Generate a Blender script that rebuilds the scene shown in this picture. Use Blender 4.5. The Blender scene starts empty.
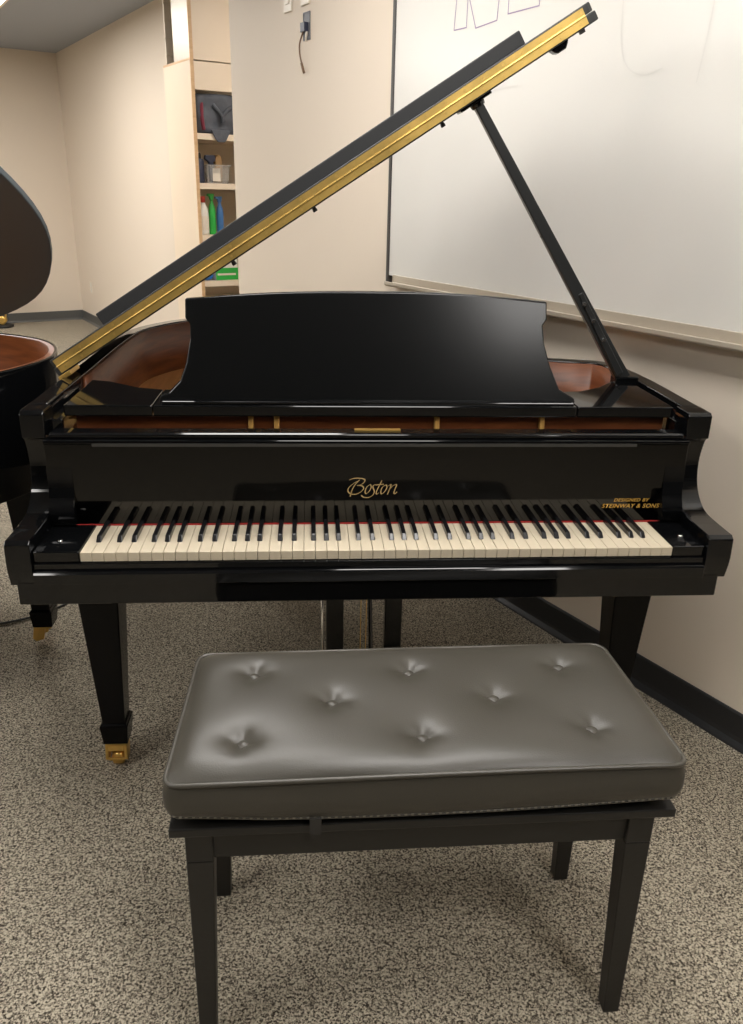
import bpy, bmesh, math, random
from mathutils import Vector, Matrix
random.seed(7)
S = bpy.context.scene
COL = S.collection
rad = math.radians

# ------------------------------------------------------------------ materials
def srgb(*c):
    f = lambda v: (v/255/12.92) if v/255 <= .04045 else (((v/255)+.055)/1.055)**2.4
    return tuple(f(v) for v in c) + (1.0,)

def mat(name, col, rough=.5, metal=0., ior=1.5, bump=0., bscale=200., var=0., vscale=6., trans=0., coat=0.):
    m = bpy.data.materials.new(name); m.use_nodes = True
    nt = m.node_tree; b = nt.nodes['Principled BSDF']
    b.inputs['Base Color'].default_value = col
    b.inputs['Roughness'].default_value = rough
    b.inputs['Metallic'].default_value = metal
    b.inputs['IOR'].default_value = ior
    b.inputs['Transmission Weight'].default_value = trans
    b.inputs['Coat Weight'].default_value = coat
    tc = nt.nodes.new('ShaderNodeTexCoord')
    if var:
        n = nt.nodes.new('ShaderNodeTexNoise'); n.inputs['Scale'].default_value = vscale; n.inputs['Detail'].default_value = 4
        nt.links.new(tc.outputs['Object'], n.inputs['Vector'])
        r = nt.nodes.new('ShaderNodeValToRGB')
        r.color_ramp.elements[0].position = .3; r.color_ramp.elements[1].position = .7
        r.color_ramp.elements[0].color = tuple(c*(1-var) for c in col[:3]) + (1,)
        r.color_ramp.elements[1].color = tuple(min(1, c*(1+var)) for c in col[:3]) + (1,)
        nt.links.new(n.outputs['Fac'], r.inputs['Fac']); nt.links.new(r.outputs['Color'], b.inputs['Base Color'])
    if bump:
        n = nt.nodes.new('ShaderNodeTexNoise'); n.inputs['Scale'].default_value = bscale; n.inputs['Detail'].default_value = 3
        nt.links.new(tc.outputs['Object'], n.inputs['Vector'])
        bp = nt.nodes.new('ShaderNodeBump'); bp.inputs['Strength'].default_value = bump; bp.inputs['Distance'].default_value = .002
        nt.links.new(n.outputs['Fac'], bp.inputs['Height']); nt.links.new(bp.outputs['Normal'], b.inputs['Normal'])
    return m

def wood(name, c1, c2, rough=.3, scale=(2, 2, 30)):
    m = mat(name, c1, rough); nt = m.node_tree; b = nt.nodes['Principled BSDF']
    tc = nt.nodes.new('ShaderNodeTexCoord'); mp = nt.nodes.new('ShaderNodeMapping'); mp.inputs['Scale'].default_value = scale
    n = nt.nodes.new('ShaderNodeTexNoise'); n.inputs['Scale'].default_value = 2.5; n.inputs['Detail'].default_value = 6; n.inputs['Distortion'].default_value = .6
    r = nt.nodes.new('ShaderNodeValToRGB')
    r.color_ramp.elements[0].position = .3; r.color_ramp.elements[1].position = .75
    r.color_ramp.elements[0].color = c1; r.color_ramp.elements[1].color = c2
    nt.links.new(tc.outputs['Object'], mp.inputs['Vector']); nt.links.new(mp.outputs['Vector'], n.inputs['Vector'])
    nt.links.new(n.outputs['Fac'], r.inputs['Fac']); nt.links.new(r.outputs['Color'], b.inputs['Base Color'])
    return m

def carpet_mat():
    m = mat('speckled_carpet', srgb(90, 84, 74), .95); nt = m.node_tree; b = nt.nodes['Principled BSDF']
    b.inputs['Specular IOR Level'].default_value = .1
    tc = nt.nodes.new('ShaderNodeTexCoord')
    n = nt.nodes.new('ShaderNodeTexNoise'); n.inputs['Scale'].default_value = 185; n.inputs['Detail'].default_value = 2.5; n.inputs['Roughness'].default_value = .6
    v = nt.nodes.new('ShaderNodeTexVoronoi'); v.inputs['Scale'].default_value = 330
    add = nt.nodes.new('ShaderNodeMath'); add.operation = 'MULTIPLY_ADD'; add.inputs[1].default_value = .35
    r = nt.nodes.new('ShaderNodeValToRGB')
    e = r.color_ramp.elements
    e[0].position = .42; e[0].color = srgb(58, 52, 44)
    e[1].position = .74; e[1].color = srgb(192, 182, 162)
    k = e.new(.52); k.color = srgb(112, 105, 93)
    k = e.new(.61); k.color = srgb(148, 139, 123)
    nt.links.new(tc.outputs['Object'], n.inputs['Vector']); nt.links.new(tc.outputs['Object'], v.inputs['Vector'])
    sep = nt.nodes.new('ShaderNodeSeparateColor'); nt.links.new(v.outputs['Color'], sep.inputs[0])
    nt.links.new(sep.outputs[0], add.inputs[0]); 
    sc = nt.nodes.new('ShaderNodeMath'); sc.operation = 'MULTIPLY'; sc.inputs[1].default_value = .85
    nt.links.new(n.outputs['Fac'], sc.inputs[0]); nt.links.new(sc.outputs[0], add.inputs[2])
    nt.links.new(add.outputs[0], r.inputs['Fac']); nt.links.new(r.outputs['Color'], b.inputs['Base Color'])
    bp = nt.nodes.new('ShaderNodeBump'); bp.inputs['Strength'].default_value = .6; bp.inputs['Distance'].default_value = .004
    nt.links.new(add.outputs[0], bp.inputs['Height']); nt.links.new(bp.outputs['Normal'], b.inputs['Normal'])
    return m

def emit(name, col, strength):
    m = bpy.data.materials.new(name); m.use_nodes = True; nt = m.node_tree
    nt.nodes.clear(); o = nt.nodes.new('ShaderNodeOutputMaterial'); e = nt.nodes.new('ShaderNodeEmission')
    e.inputs['Color'].default_value = col; e.inputs['Strength'].default_value = strength
    nt.links.new(e.outputs[0], o.inputs[0]); return m

M = dict(
    gloss=mat('black_gloss_lacquer', (.003, .0032, .0036, 1), .06, ior=1.5),
    mirror=mat('black_polished_fallboard', (.0004, .0004, .0005, 1), .05, ior=1.5),
    lidm2=mat('bounce_corrected_lid', (.066, .078, .085, 1), .5, ior=1.4),  # lighter, bluer copy of the lid colour, offsetting brown bounce light
    legm=mat('black_leg_lacquer', (.003, .003, .0032, 1), .16, ior=1.25),
    stickm=mat('black_satin_stick', (.02, .021, .021, 1), .28, ior=1.5),
    lidm=mat('glare_lifted_black_lid', (.035, .036, .037, 1), .5, ior=1.4, bump=.04, bscale=50),  # base colour lifted to hold the glare and wall reflection on the lip
    satin=mat('black_satin_lacquer', (.006, .0065, .007, 1), .32, ior=1.5, bump=.05, bscale=60),
    desk=mat('black_desk_lacquer', (.0035, .0038, .004, 1),   .2, ior=1.36, bump=.012, bscale=40),
    ebony=mat('black_key_plastic', (.008, .008, .009, 1), .22, ior=1.5),
    ivory=mat('white_key_plastic', srgb(200, 188, 165), .3, var=.03, vscale=3),
    felt=mat('red_felt', srgb(150, 26, 22), .9, bump=.4, bscale=900),
    brass=mat('brass', srgb(226, 186, 104), .3, metal=.75, var=.12, vscale=18),
    hinge=mat('hinge_brass', srgb(216, 182, 104), .42, metal=.8, var=.2, vscale=14),
    chrome=mat('chrome', (.8, .8, .8, 1), .15, metal=1),
    gold_ink=mat('gold_lettering', srgb(176, 150, 102), .5, metal=.1),
    gold_ink2=mat('gold_lettering_bright', srgb(205, 160, 70), .5, metal=.1),
    plate=mat('gold_plate_paint', srgb(206, 158, 84), .42, metal=.35, var=.08, vscale=5),
    mahog=wood('mahogany_rim', srgb(94, 48, 22), srgb(134, 76, 38), .42, (3, 3, 22)),
    spruce=wood('spruce_soundboard', srgb(205, 140, 80), srgb(226, 166, 104), .3, (30, 2, 2)),
    steel=mat('string_steel', (.55, .52, .48, 1), .3, metal=1),
    rubber=mat('black_rubber', (.012, .012, .012, 1), .6),
    leather=mat('charcoal_vinyl', srgb(64, 61, 54), .38, ior=1.5, bump=.12, bscale=420, var=.05, vscale=5),
    piping=mat('vinyl_piping', srgb(70, 67, 60), .34, bump=.1, bscale=300),
    thread=mat('grey_thread', srgb(128, 124, 114), .8),
    bench=mat('bench_black_wood', srgb(28, 27, 25), .42, bump=.12, bscale=90),
    webbing=mat('webbing', srgb(50, 48, 44), .8, bump=.4, bscale=700),
    wall=mat('beige_wall_paint', srgb(222, 209, 192), .6, bump=.06, bscale=160),
    dwall=mat('charcoal_wall_paint', srgb(58, 56, 54), .7, bump=.06, bscale=160),
    ceil=mat('grey_ceiling_paint', srgb(156, 161, 169), .8, bump=.2, bscale=80),
    base=mat('black_vinyl_base', srgb(34, 35, 37), .4, bump=.03, bscale=50),
    base2=mat('grey_vinyl_base', srgb(84, 84, 82), .45, bump=.03, bscale=50),
    board=mat('whiteboard_enamel', srgb(216, 214, 208), .22, ior=1.45, var=.025, vscale=1.4),
    alu=mat('tray_aluminium', srgb(186, 176, 160), .4, metal=.25),
    frame=mat('dark_frame', srgb(74, 72, 70), .4, metal=.3),
    ink=mat('purple_marker', srgb(150, 134, 164), .6),
    ink2=mat('faint_marker', srgb(205, 203, 197), .4),
    plast=mat('white_plastic', srgb(226, 216, 200), .4),
    melamine=mat('cream_melamine', srgb(232, 214, 190), .45, var=.02, vscale=3),
    edge=wood('oak_edging', srgb(204, 166, 122), srgb(222, 186, 142), .5, (3, 3, 20)),
    slat=mat('slatwall', srgb(212, 200, 180), .6),
    metalp=mat('brushed_metal', srgb(190, 184, 172), .4, metal=.7, var=.06, vscale=3),
    bag=mat('black_nylon', srgb(84, 87, 94), .7, bump=.5, bscale=60, var=.25, vscale=12),
    bagred=mat('red_nylon', srgb(120, 40, 56), .7),
    clear=mat('clear_plastic', (.93, .92, .9, 1), .12, ior=1.35, trans=.85),
    navy=mat('navy_plastic', srgb(50, 54, 72), .4),
    brown=mat('kraft_brown', srgb(170, 136, 92), .7, var=.15, vscale=20),
    green=mat('green_plastic', srgb(50, 172, 70), .35),
    blue=mat('blue_plastic', srgb(64, 112, 168), .35),
    bblue=mat('bright_blue_pack', srgb(50, 130, 220), .4),
    red=mat('red_plastic', srgb(190, 60, 50), .4),
    whitep=mat('milky_plastic', srgb(226, 222, 212), .35),
    copper=mat('wire_brown', srgb(120, 92, 70), .6),
    jack=mat('blue_grey_box', srgb(104, 106, 112), .5),
    lamp=emit('lamp_diffuser', (1, .965, .925, 1), 15),
    carpet=carpet_mat(),
)

# ------------------------------------------------------------------ helpers
def obj(name, bm, m, parent=None, smooth=False, bevel=0, seg=2, matrix=None, recalc=True):
    if recalc: bmesh.ops.recalc_face_normals(bm, faces=bm.faces)
    me = bpy.data.meshes.new(name); bm.to_mesh(me); bm.free()
    o = bpy.data.objects.new(name, me); COL.objects.link(o)
    for mm in (m if isinstance(m, (list, tuple)) else [m]): me.materials.append(mm)
    if parent: o.parent = parent
    if matrix is not None: o.matrix_basis = matrix
    if smooth:
        for p in me.polygons: p.use_smooth = True
    if bevel:
        b = o.modifiers.new('bevel', 'BEVEL'); b.width = bevel; b.segments = seg; b.limit_method = 'ANGLE'; b.angle_limit = rad(40)
        if not smooth:
            b.harden_normals = False
    return o

def thing(name, label, cat, loc=(0, 0, 0), rz=0, group=None):
    o = bpy.data.objects.new(name, None); COL.objects.link(o); o.empty_display_size = .1
    o.location = loc; o.rotation_euler = (0, 0, rz)
    return tag(o, label, cat, group)

def tag(o, label, cat, group=None):
    o['label'] = label; o['category'] = cat
    if group: o['group'] = group
    return o

def struct(name, bm, m, bevel=0):
    o = obj(name, bm, m, bevel=bevel); o['kind'] = 'structure'; return o

def box(bm, x0, x1, y0, y1, z0, z1, mi=0):
    v = [bm.verts.new((x, y, z)) for z in (z0, z1) for y in (y0, y1) for x in (x0, x1)]
    for f in ((0, 1, 3, 2), (4, 6, 7, 5), (0, 4, 5, 1), (2, 3, 7, 6), (0, 2, 6, 4), (1, 5, 7, 3)):
        bm.faces.new([v[i] for i in f]).material_index = mi
    return bm

def B(*a):
    bm = bmesh.new(); box(bm, *a); return bm

def prism(bm, pts, axis, a, b):
    """polygon pts (2D) extruded along axis from a to b. axis 'x': pts=(y,z); 'y': (x,z); 'z': (x,y)"""
    def P(p, t):
        return {'x': (t, p[0], p[1]), 'y': (p[0], t, p[1]), 'z': (p[0], p[1], t)}[axis]
    A = [bm.verts.new(P(p, a)) for p in pts]; Bv = [bm.verts.new(P(p, b)) for p in pts]
    bm.faces.new(A); bm.faces.new(list(reversed(Bv)))
    n = len(pts)
    for i in range(n):
        bm.faces.new((A[i], Bv[i], Bv[(i+1) % n], A[(i+1) % n]))
    return bm

def frustum(bm, c0, s0, c1, s1):
    """box tapered between two rectangles: centre (x,y,z) and size (sx,sy)"""
    vs = []
    for c, s in ((c0, s0), (c1, s1)):
        vs.append([bm.verts.new((c[0]+dx*s[0]/2, c[1]+dy*s[1]/2, c[2])) for dx, dy in ((-1, -1), (1, -1), (1, 1), (-1, 1))])
    bm.faces.new(list(reversed(vs[0]))); bm.faces.new(vs[1])
    for i in range(4):
        bm.faces.new((vs[0][i], vs[0][(i+1) % 4], vs[1][(i+1) % 4], vs[1][i]))
    return bm

def tube(bm, pts, r, n=8, closed=False):
    pts = [Vector(p) for p in pts]; N = len(pts); rings = []; prev = None
    for i, p in enumerate(pts):
        if closed: t = pts[(i+1) % N] - pts[i-1]
        else: t = pts[min(i+1, N-1)] - pts[max(i-1, 0)]
        t.normalize()
        if prev is None:
            a = Vector((0, 0, 1)) if abs(t.z) < .9 else Vector((1, 0, 0)); u = t.cross(a).normalized()
        else:
            u = (prev - t*prev.dot(t)).normalized()
        prev = u; w = t.cross(u)
        rr = r[i] if isinstance(r, (list, tuple)) else r
        rings.append([bm.verts.new(p + (u*math.cos(k*2*math.pi/n) + w*math.sin(k*2*math.pi/n))*rr) for k in range(n)])
    for i in range(N if closed else N-1):
        a, b = rings[i], rings[(i+1) % N]
        for k in range(n):
            bm.faces.new((a[k], a[(k+1) % n], b[(k+1) % n], b[k]))
    if not closed:
        bm.faces.new(list(reversed(rings[0]))); bm.faces.new(rings[-1])
    return bm

def lathe(bm, prof, c=(0, 0, 0), n=20, ax='z'):
    rings = []
    for r, h in prof:
        ring = []
        for k in range(n):
            a = 2*math.pi*k/n; x, y = r*math.cos(a), r*math.sin(a)
            p = {'z': (x, y, h), 'x': (h, x, y), 'y': (x, h, y)}[ax]
            ring.append(bm.verts.new((c[0]+p[0], c[1]+p[1], c[2]+p[2])))
        rings.append(ring)
    for a, b in zip(rings, rings[1:]):
        for k in range(n): bm.faces.new((a[k], a[(k+1) % n], b[(k+1) % n], b[k]))
    bm.faces.new(list(reversed(rings[0]))); bm.faces.new(rings[-1])
    return bm

def catmull(P, n=8):
    out = []
    for i in range(len(P)-1):
        p0, p1, p2, p3 = P[max(i-1, 0)], P[i], P[i+1], P[min(i+2, len(P)-1)]
        for k in range(n):
            t = k/n
            out.append(tuple(.5*((2*b)+(c-a)*t+(2*a-5*b+4*c-d)*t*t+(-a+3*b-3*c+d)*t**3) for a, b, c, d in zip(p0, p1, p2, p3)))
    out.append(tuple(P[-1])); return out

# ------------------------------------------------------------------ camera
f_px, pitch, roll, yaw = 810.8, -0.375, 0.0238, -0.0805
cam = bpy.data.cameras.new('camera'); co = bpy.data.objects.new('camera', cam); COL.objects.link(co)
cam.sensor_fit = 'VERTICAL'; cam.sensor_height = 24; cam.lens = f_px*24/1024; cam.clip_start = .02
fw = Vector((-math.sin(yaw)*math.cos(pitch), math.cos(yaw)*math.cos(pitch), math.sin(pitch)))
rt = Vector((math.cos(yaw), math.sin(yaw), 0)); up = rt.cross(fw)
r2 = rt*math.cos(roll)+up*math.sin(roll); u2 = up*math.cos(roll)-rt*math.sin(roll)
mx = Matrix((r2, u2, -fw)).transposed().to_4x4(); mx.translation = Vector((-.1507, -1.5159, 1.3925))
co.matrix_world = mx; S.camera = co

# ------------------------------------------------------------------ room (wall frame: s along the whiteboard wall, o into it)
WD = Vector((math.sin(-.4894), math.cos(-.4894), 0)); WN = Vector((WD.y, -WD.x, 0)); W0 = Vector((1.1474, 0, 0))
WM = Matrix((Vector((-WD.x, -WD.y, 0)), WN, Vector((0, 0, 1)))).transposed().to_4x4(); WM.translation = W0
WROT = math.atan2(-WD.y, -WD.x)
def Wp(s, o, z=0): return W0 + WD*s + WN*o + Vector((0, 0, z))
def wbox(s0, s1, o0, o1, z0, z1):
    bm = B(-s1, -s0, o0, o1, z0, z1); bmesh.ops.transform(bm, matrix=WM, verts=bm.verts); return bm
CEIL = 2.63
struct('floor', wbox(-5.2, 9.1, -8.2, 1.2, -.06, 0), M['carpet'])
struct('ceiling', wbox(-5.2, 9.1, -8.2, 1.2, CEIL, CEIL+.08), M['ceil'])
struct('wall_right', wbox(-5, 3.59, 0, .10, 0, CEIL), M['wall'])
struct('wall_alcove', wbox(2.4, 4.9, .80, .9, 0, CEIL), M['wall'])
struct('wall_middle', wbox(4.79, 8.85, .37, .49, 0, CEIL), M['wall'])
struct('wall_back', wbox(8.85, 8.97, -8.1, .49, 0, CEIL), M['wall'])
struct('wall_left', wbox(-5, 8.85, -8.1, -8.0, 0, CEIL), M['wall'])
struct('wall_front', wbox(-5.1, -5.0, -8.1, .1, 0, CEIL), M['dwall'])

def wbase(name, s0, s1, o, h=.10, m='base', along=True):
    # cove base: flat face with a small toe at the carpet
    bm = bmesh.new()
    prof = [(0, 0), (-.022, 0), (-.020, .006), (-.010, .018), (-.008, .03), (-.008, h-.004), (-.005, h), (0, h)]
    prism(bm, [(o+a, b) for a, b in prof], 'x', -s1, -s0)
    bmesh.ops.transform(bm, matrix=WM, verts=bm.verts); return struct(name, bm, M[m])
wbase('baseboard_right', -5, 3.59, 0)
wbase('baseboard_middle', 4.79, 8.84, .37, .10, 'base2')
bm = bmesh.new(); prism(bm, [(-8.85, 0), (-8.828, 0), (-8.84, .02), (-8.842, .10), (-8.85, .10)], 'y', -8, .37)
bmesh.ops.transform(bm, matrix=WM, verts=bm.verts); struct('baseboard_back', bm, M['base2'])

# ------------------------------------------------------------------ whiteboard
wb = thing('whiteboard', 'large white dry-erase board on the wall behind the piano', 'whiteboard', Wp(.85, 0, 1.06), WROT)
def wbl(s): return -(s-.85)     # wall s -> local x
obj('writing_surface', B(wbl(2.062), wbl(-.45), -.016, -.001, .03, 1.28), M['board'], wb)
bm = bmesh.new()
box(bm, wbl(2.077), wbl(2.060), -.021, -.0005, -.002, 1.30); box(bm, wbl(-.448), wbl(-.465), -.021, -.0005, -.002, 1.30); box(bm, wbl(2.077), wbl(-.465), -.021, -.0005, 1.279, 1.30)
obj('frame', bm, M['frame'], wb, bevel=.002)
bm = bmesh.new(); prism(bm, [(0, -.006), (-.055, -.006), (-.062, .0), (-.062, .012), (-.056, .012), (-.053, .004), (-.022, .006), (-.022, .034), (0, .034)], 'x', wbl(2.025), wbl(-.46))
obj('marker_tray', bm, M['alu'], wb, bevel=.0015)
# outlined marker capitals near the top: ribbons lying on the board
def ribbon(bm, pts, w, y=-.0168, closed=False):
    for a, b in zip(pts, pts[1:]):
        d = Vector((b[0]-a[0], 0, b[1]-a[1]));
        if d.length < 1e-6: continue
        n = Vector((-d.z, 0, d.x)).normalized()*w/2; e = d.normalized()*w*.3
        A = Vector((a[0], y, a[1]))-e; Bb = Vector((b[0], y, b[1]))+e
        bm.faces.new([bm.verts.new(A+n), bm.verts.new(A-n), bm.verts.new(Bb-n), bm.verts.new(Bb+n)])
bm = bmesh.new()
def wl(s, z): return (wbl(s), z-1.06)
for st in ([(1.715, 1.893), (1.65, 1.893), (1.65, 1.985), (1.645, 2.09), (1.70, 2.10), (1.715, 1.893)],
           [(1.655, 2.0), (1.602, 1.885), (1.50, 1.893), (1.485, 2.12)],
           [(1.452, 2.11), (1.450, 1.903), (1.315, 1.905), (1.313, 1.955), (1.40, 1.96), (1.40, 2.10)]):
    ribbon(bm, [wl(*p) for p in st], .0035)
o = obj('marker_drawing', bm, M['ink'], wb); o['label'] = 'outlined marker capitals'
for st in ([(1.00, 2.0), (.99, 1.8), (.96, 1.72), (.90, 1.69), (.84, 1.70)], [(.71, 2.0), (.715, 1.80), (.73, 1.66)], [(1.5, 1.70), (1.38, 1.705)], [(1.62, 1.77), (1.58, 1.74)]):
    bm = bmesh.new(); ribbon(bm, catmull([wl(*p) for p in st], 6), .004); obj('faint_marking', bm, M['ink2'], wb)

# ------------------------------------------------------------------ wall fittings
def wallthing(name, label, cat, s, o, z, group=None):
    return thing(name, label, cat, Wp(s, o, z), WROT, group)
for i, (s, z, l) in enumerate(((2.937, 2.117, 'white rocker switch plate on beige wall, left one of two above the open wire box'),
                               (2.777, 2.121, 'white rocker switch plate on beige wall, right one above the open wire box'))):
    t = wallthing('switch_plate', l, 'light switch', s, 0, z, 'switch plates high on the wall')
    obj('plate', B(-.037, .037, -.007, 0, 0, .12), M['plast'], t, bevel=.003)
    bm = bmesh.new(); prism(bm, [(-.006, .027), (-.011, .03), (-.008, .09), (-.006, .093)], 'x', -.017, .017)
    obj('rocker', bm, M['plast'], t, bevel=.001)
t = wallthing('junction_box', 'open grey electrical box with loose wire hanging out on beige wall', 'electrical box', 2.768, 0, 1.99)
bm = bmesh.new()
for b in ((-.03, -.026, -.004, 0, 0, .105), (.026, .03, -.004, 0, 0, .105), (-.03, .03, -.004, 0, 0, .004), (-.03, .03, -.004, 0, .101, .105), (-.026, .026, -.0015, -.0005, .004, .101)): box(bm, *b)
obj('box_body', bm, M['jack'], t)
obj('connector', B(-.024, .014, -.022, -.001, .03, .066), M['navy'], t, bevel=.002)
bm = bmesh.new(); prism(bm, [(.0, -.005), (.018, .03), (.006, .034)], 'y', -.012, -.004); obj('paper_tag', bm, M['plast'], t)
bm = bmesh.new(); tube(bm, catmull([(-.01, -.015, .03), (-.035, -.018, -.01), (-.042, -.014, -.05), (-.028, -.012, -.09), (-.016, -.010, -.115)], 6), .0035, 6)
obj('loose_wire', bm, M['copper'], t, smooth=True)
bm = bmesh.new(); tube(bm, [(-.032, -.012, -.083), (-.014, -.010, -.122)], .006, 6); obj('wire_connector', bm, M['copper'], t)
t = wallthing('wall_outlet', 'white outlet plate low on the far middle wall', 'outlet', 8.35, .37, .33)
obj('plate', B(-.04, .04, -.007, 0, 0, .12), M['plast'], t, bevel=.003)
bm = bmesh.new(); box(bm, -.018, .018, -.010, -.006, .015, .05); box(bm, -.018, .018, -.010, -.006, .07, .105); obj('socket', bm, M['whitep'], t, bevel=.002)

# ------------------------------------------------------------------ ceiling lights: far corner one in view, the rest unseen, several added for brightness
lights = [(6.25, -.83, 'long ceiling light panel over the far corner by the middle wall'), (4.9, -1.0, 'ceiling light panel added to brighten the middle wall, next to the storage cabinet'), (7.25, -2.1, 'ceiling light panel added to brighten the far back wall'), (1.7, -.95, 'ceiling light panel above the open piano lid'),
          (.1, -1.0, 'ceiling light panel directly above the bench'), (-1.8, -1.0, 'ceiling light panel behind the camera on the whiteboard side'),
          (6.25, -3.3, 'ceiling light panel far left of the room by the back wall'), (3.0, -3.3, 'ceiling light panel left of the neighbouring piano'),
          (.3, -3.3, 'ceiling light panel to the left of the camera'), (4.5, -5.8, 'ceiling light panel deepest to the left, towards the back wall'), (1.2, -5.8, 'ceiling light panel deepest to the left, beside the camera'), (7.1, -4.4, 'second ceiling light panel added to brighten the back wall, further left'), (3.12, .45, 'small ceiling light panel added in the alcove to brighten the storage cabinet')]
for s, o, l in lights:
    t = thing('ceiling_light', l, 'light', Wp(s, o, CEIL), WROT, 'ceiling light panels')
    bm = bmesh.new(); 
    for b in ((-.62, -.60, -.32, .32), (.60, .62, -.32, .32), (-.62, .62, -.32, -.30), (-.62, .62, .30, .32)): box(bm, *b, -.03, -.001)
    k = .72 if o > 0 else 1  # smaller size for the unseen panel added to light the cabinet front
    for v in bm.verts: v.co.x *= k; v.co.y *= k
    obj('frame', bm, M['plast'], t)
    obj('diffuser', B(-.60*k, .60*k, -.30*k, .30*k, -.022, -.012), M['lamp'], t)

# ------------------------------------------------------------------ storage cabinet (in its own wall frame)
cs0 = 4.30   # front plane
cab = wallthing('storage_cabinet', 'tall cream storage cabinet with oak edging and open shelves in the alcove', 'cabinet', cs0, .055, 0)
# local x = -(s-cs0) => cabinet body at x from -.46 to 0 ; local y = o-.085 ; front faces +x
D_, Wd = .46, .62
obj('side_panel', B(-D_, -.004, 0, .018, 0, 2.08), M['melamine'], cab)
obj('side_panel', B(-D_, -.004, Wd-.018, Wd, 0, 2.59), M['melamine'], cab)
bm = bmesh.new(); box(bm, -.004, .001, -.001, .020, 0, 2.595); box(bm, -D_, .0005, -.001, .018, 2.08, 2.092)
obj('wood_edging', bm, M['edge'], cab)
obj('metal_panel', B(-.27, -.004, .002, .016, 2.092, 2.59), M['metalp'], cab)
bm = bmesh.new(); box(bm, -D_, -D_+.012, .018, Wd-.018, 0, 2.59)
for k in range(26): box(bm, -D_+.012, -D_+.020, .018, Wd-.018, .06+k*.095, .06+k*.095+.084)
obj('slat_back', bm, M['slat'], cab)
for z in (1.70, 1.425, 1.125, .85): obj('shelf', B(-D_+.02, -.003, .018, Wd-.018, z-.034, z), M['melamine'], cab)
obj('cabinet_top', B(-D_+.01, -.005, .018, Wd-.018, 2.57, 2.59), M['melamine'], cab)
d = obj('upper_door', B(-.02, -.003, .021, Wd-.02, 2.084, 2.585), M['melamine'], cab, bevel=.002)
obj('fascia', B(-.02, -.003, .021, Wd-.02, 1.930, 2.078), M['melamine'], cab, bevel=.002)
obj('plinth', B(-D_+.01, -.03, .018, Wd-.018, 0, .08), M['melamine'], cab)
def cabp(x, y, z):    # cabinet local -> world
    return Wp(cs0-x, .055+y, z)
# bag
t = thing('backpack', 'black bag with dark red piping stuffed on the top cabinet shelf', 'bag', cabp(-.16, .19, 1.70), WROT)
bm = bmesh.new(); bmesh.ops.create_cube(bm, size=1)
bmesh.ops.subdivide_edges(bm, edges=bm.edges, cuts=6, use_grid_fill=True)
for v in bm.verts:
    p = v.co; k = 1+.06*math.sin(9*p.y+4*p.z)+.05*math.sin(13*p.z+5*p.x)
    q = Vector((p.x*.26*k, p.y*.31, (p.z+.5)*.2)); r = max(abs(p.x), abs(p.y), abs(p.z))*2
    sh = p.normalized()*.5; q = q*.75 + Vector((sh.x*.30*k, sh.y*.36, (sh.z+.5)*.2))*.25
    q.z *= 1.13
    v.co = q
zmin = min(v.co.z for v in bm.verts)
for v in bm.verts: v.co.z -= zmin
obj('bag_body', bm, M['bag'], t, smooth=True)
bm = bmesh.new(); tube(bm, catmull([(.13, -.115, .02), (.135, -.125, .08), (.12, -.12, .14), (.10, -.11, .18)], 5), .012, 6); obj('red_piping', bm, M['bagred'], t, smooth=True)
bm = bmesh.new(); tube(bm, catmull([(.13, .08, .04), (.14, .095, .09), (.13, .09, .13)], 5), .010, 6)
obj('red_piping', bm, M['bagred'], t, smooth=True)
bm = bmesh.new()
tube(bm, catmull([(.13, -.05, .16), (.15, -.02, .12), (.152, .0, .10), (.15, .03, .13), (.13, .08, .16)], 6), .011, 6); tube(bm, [(.15, .0, .11), (.152, .0, .06)], .012, 6)
obj('carry_strap', bm, M['bag'], t, smooth=True)
bm = bmesh.new(); prism(bm, [(-.085, .02), (.04, .02), (.012, -.03), (.0, -.045), (-.045, -.045), (-.058, -.03)], 'x', .163, .172); obj('hanging_flap', bm, M['bag'], t, bevel=.003)
bm = bmesh.new(); box(bm, .10, .168, -.07, .03, .004, .022); obj('flap_root', bm, M['bag'], t, bevel=.004)
# bin with things in it
t = thing('plastic_bin', 'clear plastic bin holding small tools on the second cabinet shelf', 'bin', cabp(-.14, .155, 1.425), WROT)
def open_bin(w, d, h, th=.004, tp=.9):
    bm = bmesh.new()
    for (x0, x1, y0, y1) in ((-w/2, w/2, -d/2, -d/2+th), (-w/2, w/2, d/2-th, d/2), (-w/2, -w/2+th, -d/2+th, d/2-th), (w/2-th, w/2, -d/2+th, d/2-th)): box(bm, x0, x1, y0, y1, 0, h)
    box(bm, -w/2, w/2, -d/2, d/2, 0, th); box(bm, -w/2-.006, w/2+.006, -d/2-.006, -d/2, h-.008, h); box(bm, -w/2-.006, w/2+.006, d/2, d/2+.006, h-.008, h); box(bm, w/2, w/2+.006, -d/2, d/2, h-.008, h)
    for v in bm.verts: k = tp+(1-tp)*min(1, v.co.z/h); v.co.x *= k; v.co.y *= k
    return bm
obj('bin_body', open_bin(.22, .15, .105), M['clear'], t)
obj('label_card', B(.1035, .105, -.035, .015, .012, .085), M['plast'], t)
t = thing('spray_can', 'dark navy can standing left of the clear bin on the second shelf', 'can', cabp(-.08, .052, 1.4251), WROT)
bm = bmesh.new(); lathe(bm, [(.030, 0), (.031, .01), (.031, .12), (.026, .135), (.013, .14)]); obj('can_body', bm, M['navy'], t, smooth=True)
bm = bmesh.new(); lathe(bm, [(.014, .14), (.014, .165), (.010, .17)]); obj('can_cap', bm, M['rubber'], t, smooth=True)
t = thing('hand_tool', 'dark gun-shaped hand tool poking out of the clear bin', 'tool', cabp(-.10, .135, 1.431), WROT, 'things in the clear bin')
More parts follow.
